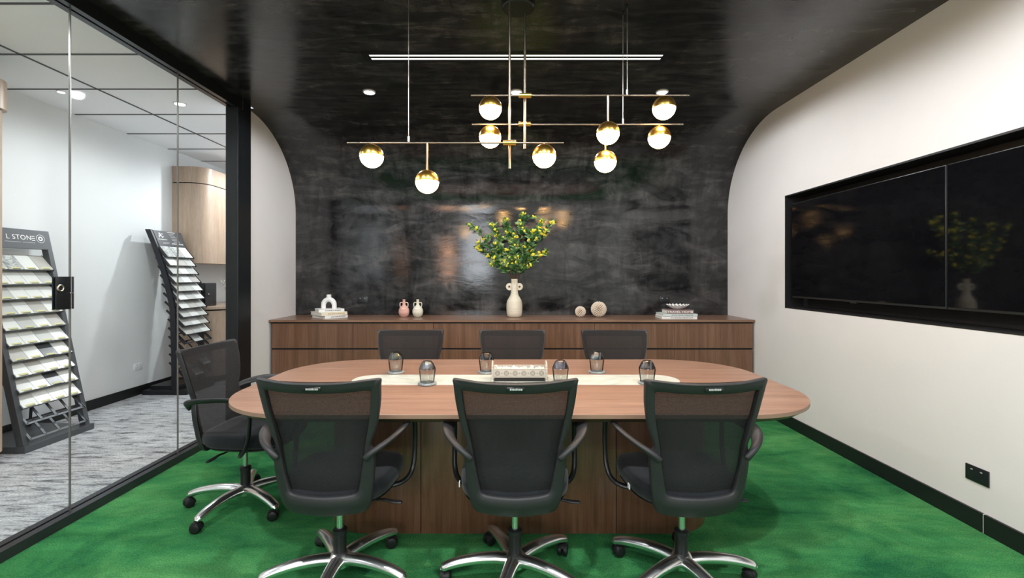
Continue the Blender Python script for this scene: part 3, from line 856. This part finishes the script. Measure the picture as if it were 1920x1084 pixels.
# flowering branches
br = [(-.45, .96, -.02, 'reaching furthest left'), (-.40, .74, .04, 'second from the left, drooping low'), (-.27, 1.0, -.04, 'leaning left of centre, tall'), (-.10, 1.06, .02, 'upright just left of centre'), (.02, .86, -.06, 'short one over the vase mouth'),
      (.12, 1.12, .03, 'tallest, at the centre right'), (.22, .93, -.05, 'leaning right, middle height'), (.31, 1.05, .03, 'curving high to the right'), (.44, 1.02, -.02, 'reaching furthest right'), (.38, .72, .05, 'low on the right with single blossom tip'), (-.22, .74, .05, 'low leafy one left of the vase neck')]
for bi, (dx, zt, dy, where_) in enumerate(br):
    rn = random.Random(100 + bi)
    t = thing('flowering_branch', 'yellow-flowering green leafy branch in the tall vase, ' + where_, 'branch', (vx, vy, ZS + .40), 0, 'flowering branches in the tall vase')
    zt -= .40
    ex = dx * .93
    main = smoothpath([(dx * .02, 0, -.12), (dx * .05, dy * .1, 0), (dx * .28, dy * .6, zt * .34), (dx * .62, dy, zt * .68), (ex, dy * 1.2, zt)], 6)
    sm = MB(); lm = MB(); fm = MB()
    sm.tube(main, [.0035 - .0022 * k / len(main) for k in range(len(main))], 6)
    twigs = [main]
    for q in range(7):
        k = rn.randint(int(len(main) * .38), len(main) - 3); p = main[k]
        d = Vector((rn.uniform(-.10, .10) + dx * .12, rn.uniform(-.07, .05), rn.uniform(.03, .13)))
        tw = smoothpath([p, p + d * .5 + Vector((0, 0, .008)), p + d], 4); twigs.append(tw)
        sm.tube(tw, [.0016 - .0008 * a / len(tw) for a in range(len(tw))], 5)
    def leafat(p, d, ln, wd):
        d = d.normalized(); sd = d.cross(Vector((rn.uniform(-.4, .4), -1, rn.uniform(-.4, .6)))).normalized(); nm = sd.cross(d)
        st = []
        for u, wf in ((0, .08), (.2, .7), (.45, 1), (.75, .6), (1, .03)):
            c_ = p + d * ln * u + nm * (.12 * ln * math.sin(u * PI)) - Vector((0, 0, .12 * ln * u * u))
            st.append((c_ - sd * wd * wf, c_ + nm * .0015 * 0 - nm * wd * .25 * wf, c_ + sd * wd * wf))
        vs = [[lm.bm.verts.new(v) for v in r_] for r_ in st]
        for a, b in zip(vs, vs[1:]):
            lm.bm.faces.new((a[0], a[1], b[1], b[0])); lm.bm.faces.new((a[1], a[2], b[2], b[1]))
    for tw in twigs:
        s0 = int(len(tw) * .42) if tw is main else 1
        for k in range(s0, len(tw)):
            for q in range(2 if tw is main else 2):
                tn = (tw[min(k + 1, len(tw) - 1)] - tw[k - 1]).normalized()
                leafat(tw[k], tn * .6 + Vector((rn.uniform(-1, 1), rn.uniform(-.9, .6), rn.uniform(-.5, .8))), rn.uniform(.045, .082), rn.uniform(.0075, .0125))
    for tw in twigs:
        for rep in range(1 if tw is not main else 2):
            p = tw[-1 - rep * 4] if len(tw) > 5 else tw[-1]
            for q in range(rn.randint(2, 4)):
                c_ = p + Vector((rn.uniform(-.018, .018), rn.uniform(-.02, .008), rn.uniform(-.012, .018)))
                b2 = bmesh.new(); bmesh.ops.create_icosphere(b2, subdivisions=2, radius=rn.uniform(.011, .0165))
                for v in b2.verts: v.co *= 1 + rn.uniform(-.28, .34)
                fm._merge(b2, Matrix.Translation(c_))
    sm.build('stem', 'stem', t); lm.build('leaves', 'leaf', t); fm.build('blossoms', 'yellow', t)

# shell balls
def shellball(x, y, r_, lab):
    t = thing('shell_ball', lab, 'ornament', (x, y, ZS + r_), 0, 'spiky shell balls')
    MB().ball((0, 0, 0), r_ * .74, 24).build('core', 'shellcore', t)
    n = int(215 if r_ > .07 else 125); mb = MB()
    for k in range(n):
        z = 1 - 2 * (k + .5) / n; a = k * 2.39996; q = math.sqrt(1 - z * z); d = Vector((q * math.cos(a), q * math.sin(a), z))
        s = r_ * .085 if r_ > .07 else r_ * .110
        mb.tube([d * r_ * .70, d * r_ * .93, d * r_ * .99, d * r_ * 1.01], [s, s * 1.0, s * .72, s * .2], 6)
    mb.build('spikes', 'shell', t)
shellball(PX(1088.3, 5.12), 5.12, .059, 'smaller cream spiky shell ball on the sideboard')
shellball(PX(1122.6, 5.12), 5.12, .085, 'larger cream spiky shell ball on the sideboard')

# ------------------------------------------------------------------ corridor: cabinets
def cornerbox(x0, x1, y0, y1, r, n=10):   # rounded at the near right corner
    return [(x0, y1), (x0, y0)] + [(x1 - r + r * math.cos(R(-90 + 90 * k / n)), y0 + r + r * math.sin(R(-90 + 90 * k / n))) for k in range(n + 1)] + [(x1, y1)]
uc = thing('wall_cabinet', 'light oak wall cabinet with rounded corner high on the corridor wall', 'cabinet', (XF, 5.87, 1.506))
def sh(pts): return [(p[0] - XF, p[1] - 5.87) for p in pts]
MB().prism(sh(cornerbox(XF + .002, -3.84, 5.87, 6.385, .2)), 0, 1.0, .001).build('door', 'oak', uc)
MB().prism(sh([(XF + .002, 8.6), (XF + .002, 6.392), (-3.84, 6.392), (-3.84, 8.6)]), 0, 1.0, .001).build('door', 'oak', uc)
MB().prism(sh(cornerbox(XF + .01, -3.85, 5.88, 8.6, .2)), 1.0, 1.012).build('shadow_gap', 'gap', uc)
MB().prism(sh(cornerbox(XF + .002, -3.84, 5.87, 8.6, .2)), 1.012, 1.212, .001).build('fascia', 'oak', uc)
lc = thing('base_cabinet', 'light oak base cabinet with rounded corner under the corridor worktop', 'cabinet', (XF, 5.87, 0))
MB().prism(sh(cornerbox(XF + .002, -3.64, 5.87, 6.6, .3)), .08, .905, .001).build('door', 'oak', lc)
MB().prism(sh([(XF + .002, 8.6), (XF + .002, 6.606), (-3.64, 6.606), (-3.64, 8.6)]), .08, .55, .001).build('drawer', 'oak', lc)
MB().prism(sh([(XF + .002, 8.6), (XF + .002, 6.606), (-3.64, 6.606), (-3.64, 8.6)]), .558, .905, .001).build('drawer', 'oak', lc)
MB().prism(sh(cornerbox(XF + .002, -3.68, 5.91, 8.6, .3)), 0, .08).build('plinth', 'gap', lc)
MB().prism(sh(cornerbox(XF + .002, -3.66, 5.89, 8.6, .3)), .905, .925).build('shadow_gap', 'gap', lc)
o = MB().prism(sh(cornerbox(XF + .001, -3.62, 5.85, 8.6, .3)), .925, .955, .002).build('worktop', 'oak'); o.location = (XF, 5.87, 0)
tag(o, 'light oak worktop with rounded corner on the corridor base cabinet', 'worktop')
tc = thing('tall_cabinet', 'tall pale oak cabinet with rounded corner at the left edge of frame', 'cabinet', (XF, 2.4, 0))
def cornerbox2(x0, x1, y0, y1, r, n=12): return [(x1, y0)] + [(x1 - r + r * math.cos(R(90 * k / n)), y1 - r + r * math.sin(R(90 * k / n))) for k in range(n + 1)] + [(x0, y1), (x0, y0)]
def sh2(pts): return [(p[0] - XF, p[1] - 2.4) for p in pts]
MB().prism(sh2(cornerbox2(XF + .002, -3.585, 2.4, 3.42, .12)), 2.53, 2.735, .001).build('fascia', 'oak', tc)
MB().prism(sh2(cornerbox2(XF + .002, -3.60, 2.4, 3.40, .12)), .10, 2.522, .001).build('door', 'oak', tc)
MB().prism(sh2(cornerbox2(XF + .01, -3.61, 2.4, 3.38, .12)), 0, .10, .0).build('plinth', 'oak', tc)
MB().prism(sh2(cornerbox2(XF + .01, -3.61, 2.4, 3.38, .12)), 2.52, 2.53, .0).build('shadow_gap', 'gap', tc)
# appliance and dried flowers on the worktop
ap = thing('coffee_machine', 'black glossy appliance standing on the corridor worktop behind the black rack', 'appliance', (-4.0, 6.1, .955))
MB().box(-.10, .10, -.10, .14, 0, .03, .006).box(-.10, .10, .04, .14, .03, .29, .006).box(-.10, .10, -.10, .14, .22, .30, .008).build('body', 'applb', ap)
MB().box(.10, .106, -.09, .13, .01, .29, .002).build('side_panel', 'plastic2', ap)
MB().box(.106, .116, -.05, -.03, .15, .165, .002).build('knob', 'chrome', ap)
MB().cyl((-.0, -.04, .17), (-.0, -.04, .22), .02).build('spout', 'chrome', ap)
df = thing('dried_flowers', 'small pale dried flower sprig on the corridor worktop, peeking past the frame', 'flowers', (-3.80, 6.35, .955))
MB().lathe([(.03, 0), (.04, .01), (.045, .06), (.02, .12), (.016, .14), (.012, .14), (.012, .10)], (0, 0, 0), 24).build('vase', 'matwhite', df)
mb = MB(); m2 = MB(); rn = random.Random(5)
for k in range(12):
    a = rn.uniform(0, 6.28); e = Vector((.10 * math.cos(a) * rn.random(), .08 * math.sin(a), .22 + .12 * rn.random()))
    mb.tube([(0, 0, .1), e * .6 + Vector((0, 0, .05)), e], .0012, 5)
    for q in range(4): m2.ball(e + Vector((rn.uniform(-.02, .02), rn.uniform(-.02, .02), rn.uniform(-.03, .01))), .007, 6, 1.6)
mb.build('stems', 'stem', df); m2.build('seed_heads', 'cream', df)

# ------------------------------------------------------------------ stone sample racks
ordn = ['top', 'second', 'third', 'fourth', 'fifth', 'sixth', 'seventh', 'eighth', 'ninth', 'tenth', 'eleventh', 'twelfth', 'thirteenth', 'fourteenth', 'fifteenth']
def frame_at(x, y, z, a, b):   # X along +Y world, Y up the slope, Z outward
    n = math.hypot(a, b); a, b = a / n, b / n
    m = Matrix(((0, -a, b, x), (1, 0, 0, y), (0, b, a, z), (0, 0, 0, 1)))
    return m
tiles = {}
def tile(mk, w_, l_, mtx, lab, grp, sticker, shade):
    key = (mk, round(w_, 3), sticker)
    if key not in tiles:
        o = MB().box(-w_ / 2, w_ / 2, .0, l_, 0, .007, .0008).build('stone_sample', mk, None, False)
        if sticker:
            s_ = MB().box(-w_ * .30, w_ * .30, .004, .022, .007, .0085).build('yellow_sticker', 'sticker', o, False)
            MB().box(-w_ * .25, w_ * .25, .002, .007, .0084, .0100).build('clip', 'rackg', s_, False)
        tiles[key] = o
    else: o = dup(tiles[key])
    o.matrix_world = mtx
    return tag(o, lab, 'stone sample', grp)
# grey rack
r1 = thing('sample_rack', 'grey leaning sample rack with stone company sign beside the tall cabinet', 'display rack', (-3.95, 3.86, 0))
def g1p(x, y, z): return (x + 3.95, y - 3.86, z)
def leanx(z): return -3.70 - .367 * (z - .05) / 1.69
for y0, y1 in ((3.575, 3.615), (4.10, 4.14)):
    mb = MB()
    rg = []
    for z in (.05, 1.738):
        x = leanx(z); rg.append([g1p(x - .055, y0, z), g1p(x, y0, z), g1p(x, y1, z), g1p(x - .055, y1, z)])
    mb.rings(rg)
    mb.build('side_rail', 'rackg', r1, False)
MB().box(*[v for p in ((-4.19 + 3.95, -3.675 + 3.95), (3.56 - 3.86, 4.155 - 3.86), (0, .05)) for v in p], .002).build('base_plate', 'rackg', r1, False)
mb = MB()
mb.tube([g1p(-4.15, 3.66, .05), g1p(leanx(.9) - .05, 3.80, .9)], .014, 4).tube([g1p(-4.15, 4.06, .05), g1p(leanx(.9) - .05, 3.92, .9)], .014, 4)
mb.build('rear_brace', 'rackg', r1, False)
a = .367; b = 1.69
xs = leanx(1.738)
sg = frame_at(leanx(1.575) + .001, 3.857, 1.575, a, b)
inv = Matrix.Translation((3.95, -3.86, 0))
mb = MB(); mb.box(-.25, .25, 0, .165, -.012, .004, .001, mtx=inv @ sg); sp_ = mb.build('sign_panel', 'rackg', r1, False)
text('L STON', .056, 'sign_lettering', 'whiteink', sp_, inv @ sg @ Matrix.Translation((.015, .093, .0045)), .0004, 1.08)
mb = MB()
for dz in (.075, .0925, .110): mb.box(.118, .144, dz - .003, dz + .003, .004, .005, mtx=inv @ sg)
mb.build('sign_letter', 'whiteink', sp_, False)
mb = MB()
for r0, wd in ((.036, .003), (.019, .009)):
    rg = []
    for k in range(32):
        A = 2 * PI * k / 32
        rg.append([inv @ sg @ Vector((.192 + rr_ * math.cos(A), .093 + rr_ * math.sin(A), zz)) for rr_, zz in ((r0, .004), (r0, .0052), (r0 - wd, .0052), (r0 - wd, .004))])
    mb.rings(rg, closed=True)
mb.build('sign_emblem', 'whiteink', sp_, False)
mb = MB(); x = -.10; rn = random.Random(9)
while x < .14:
    wd = rn.uniform(.002, .006); mb.box(x, x + wd, .051, .056, .004, .0048, mtx=inv @ sg); x += wd + .003 + (.012 if abs(x - .02) < .004 else 0)
mb.build('sign_small_line', 't_grey', sp_, False)
pal = ['t_white', 't_white', 't_grey', 't_white', 't_warm', 't_white', 't_grey', 't_white']
cw = .122
colname = ['nearest', 'second nearest', 'third nearest', 'farthest']
for r_ in range(12):
    z = 1.399 - r_ * (1.311 / 11); x = -3.985 + r_ * (.295 / 11)
    fm_ = frame_at(x, 3.857, z, .105, .120)
    mb = MB()
    if r_ < 10: mb.box(-.245, .245, -.004, .165, -.006, -.0015, mtx=inv @ fm_)
    else:
        mb.box(-.245, .245, -.004, .012, -.006, 0, mtx=inv @ fm_).box(-.245, .245, .15, .165, -.006, 0, mtx=inv @ fm_)
        for c_ in range(5): mb.box(-.245 + .1175 * c_, -.225 + .1175 * c_, 0, .16, -.006, 0, mtx=inv @ fm_)
    for sx in (-.25, .246): mb.box(sx, sx + .004, -.006, .165, -.014, .006, mtx=inv @ fm_)
    mb.build('shelf', 'rackg', r1, False)
    if r_ < 10:
        for c_ in range(4):
            mk = pal[(r_ * 3 + c_ * 5 + (r_ // 3)) % 8]
            if r_ == 0: mk = ['t_marb', 't_marb', 't_white', 't_warm'][c_]
            if (r_, c_) in ((6, 2), (8, 2)): mk = 't_dark'
            cn = {'t_marb': 'veined grey', 't_white': 'white', 't_warm': 'warm grey', 't_dark': 'charcoal', 't_grey': 'pale grey'}[mk]
            tile(mk, cw - .003, .155, fm_ @ Matrix.Translation((-.184 + cw * c_, .0, 0)), '%s stone sample, %s row of the grey rack, %s' % (cn, ordn[r_], colname[c_]), 'stone samples on the grey rack', True, 0)
# black rack
r2 = thing('sample_rack', 'black curved sample rack with stepped base near the corridor cabinets', 'display rack', (-3.95, 5.56, 0))
inv = Matrix.Translation((3.95, -5.56, 0))
curve = [(.05, -3.785), (.49, -3.79), (.97, -3.807), (1.09, -3.83), (1.28, -3.874), (1.483, -3.934), (1.69, -4.007), (1.876, -4.085)]
for y0, y1 in ((5.315, 5.345), (5.775, 5.805)):
    rg = []
    for k in range(25):
        z = .05 + (1.876 - .05) * k / 24; x = interp(curve, z)
        rg.append([(x - .045 + 3.95, y0 - 5.56, z), (x + 3.95 + .015, y0 - 5.56, z), (x + 3.95 + .015, y1 - 5.56, z), (x - .045 + 3.95, y1 - 5.56, z)])
    MB().rings(rg).build('side_rail', 'rackb', r2, False)
MB().box(-.215, .295, -.245, .25, 0, .05, .002).build('base_plate', 'rackb', r2, False)
MB().box(-.17, .15, -.18, .2, .05, .09, .002).build('base_step', 'rackb', r2, False)
sg = frame_at(interp(curve, 1.70) + .018, 5.56, 1.70, .08, .186)
mb = MB(); mb.box(-.215, .215, -.01, .185, -.01, .003, .001, mtx=inv @ sg); sp_ = mb.build('sign_panel', 'rackb', r2, False)
text('A', .095, 'sign_monogram', 'whiteink', sp_, inv @ sg @ Matrix.Translation((-.135, .125, .0035)), .0004)
text('C', .062, 'sign_monogram', 'whiteink', sp_, inv @ sg @ Matrix.Translation((-.105, .125, .0035)), .0003)
mb = MB(); rn = random.Random(4)
for ln, (x0, x1, yy, hh) in enumerate(((-.19, -.05, .068, .012), (-.14, -.04, .034, .005), (-.14, -.04, .020, .005), (0, .12, .17, .010), (.01, .10, .15, .005), (.02, .11, .132, .005), (.03, .14, .112, .005), (.03, .15, .09, .005), (.03, .14, .07, .005), (.04, .15, .05, .006), (.0, .19, .02, .016))):
    x = x0
    while x < x1: wd = rn.uniform(.004, .012); mb.box(x, x + wd, yy, yy + hh, .003, .0038, mtx=inv @ sg); x += wd + .004
mb.build('sign_small_print', 't_grey', sp_, False)
cn3 = ['nearest', 'middle', 'farthest']
xr = [(1.567, -3.898), (1.20, -3.785), (.97, -3.735), (.68, -3.685), (.3, -3.67), (.09, -3.67)][::-1]
for r_ in range(15):
    z = 1.565 - r_ * .0985; x = interp(xr, z)
    fm_ = frame_at(x, 5.56, z, .095 + .012 * min(r_, 6) / 6 * 2, .118)
    mb = MB()
    if r_ < 10: mb.box(-.215, .215, -.003, .16, -.006, -.0015, mtx=inv @ fm_)
    else:
        mb.box(-.215, .215, -.003, .012, -.006, 0, mtx=inv @ fm_).box(-.215, .215, .15, .16, -.006, 0, mtx=inv @ fm_)
        for c_ in range(4): mb.box(-.215 + .138 * c_, -.199 + .138 * c_, 0, .16, -.006, 0, mtx=inv @ fm_)
    for sx in (-.235, .231): mb.box(sx, sx + .004, -.004, .265, -.018, .004, mtx=inv @ fm_)
    mb.build('shelf', 'rackb', r2, False)
    for c_ in range(3):
        if r_ >= 10 and (r_, c_) not in ((10, 1), (12, 1), (13, 2), (14, 1)): continue
        mk = ['t_white', 't_grey', 't_white', 't_warm', 't_grey'][(r_ * 2 + c_) % 5]
        if (r_, c_) in ((0, 0), (0, 1)): mk = 't_marb'
        if (r_, c_) in ((12, 1),): mk = 't_dark'
        cn = {'t_marb': 'veined', 't_white': 'white', 't_warm': 'warm grey', 't_dark': 'charcoal', 't_grey': 'pale grey'}[mk]
        tile(mk, .135, .158, fm_ @ Matrix.Translation((-.142 + .142 * c_, .0, 0)), '%s stone sample, %s row of the black rack, %s' % (cn, ordn[r_], cn3[c_]), 'stone samples on the black rack', False, 0)
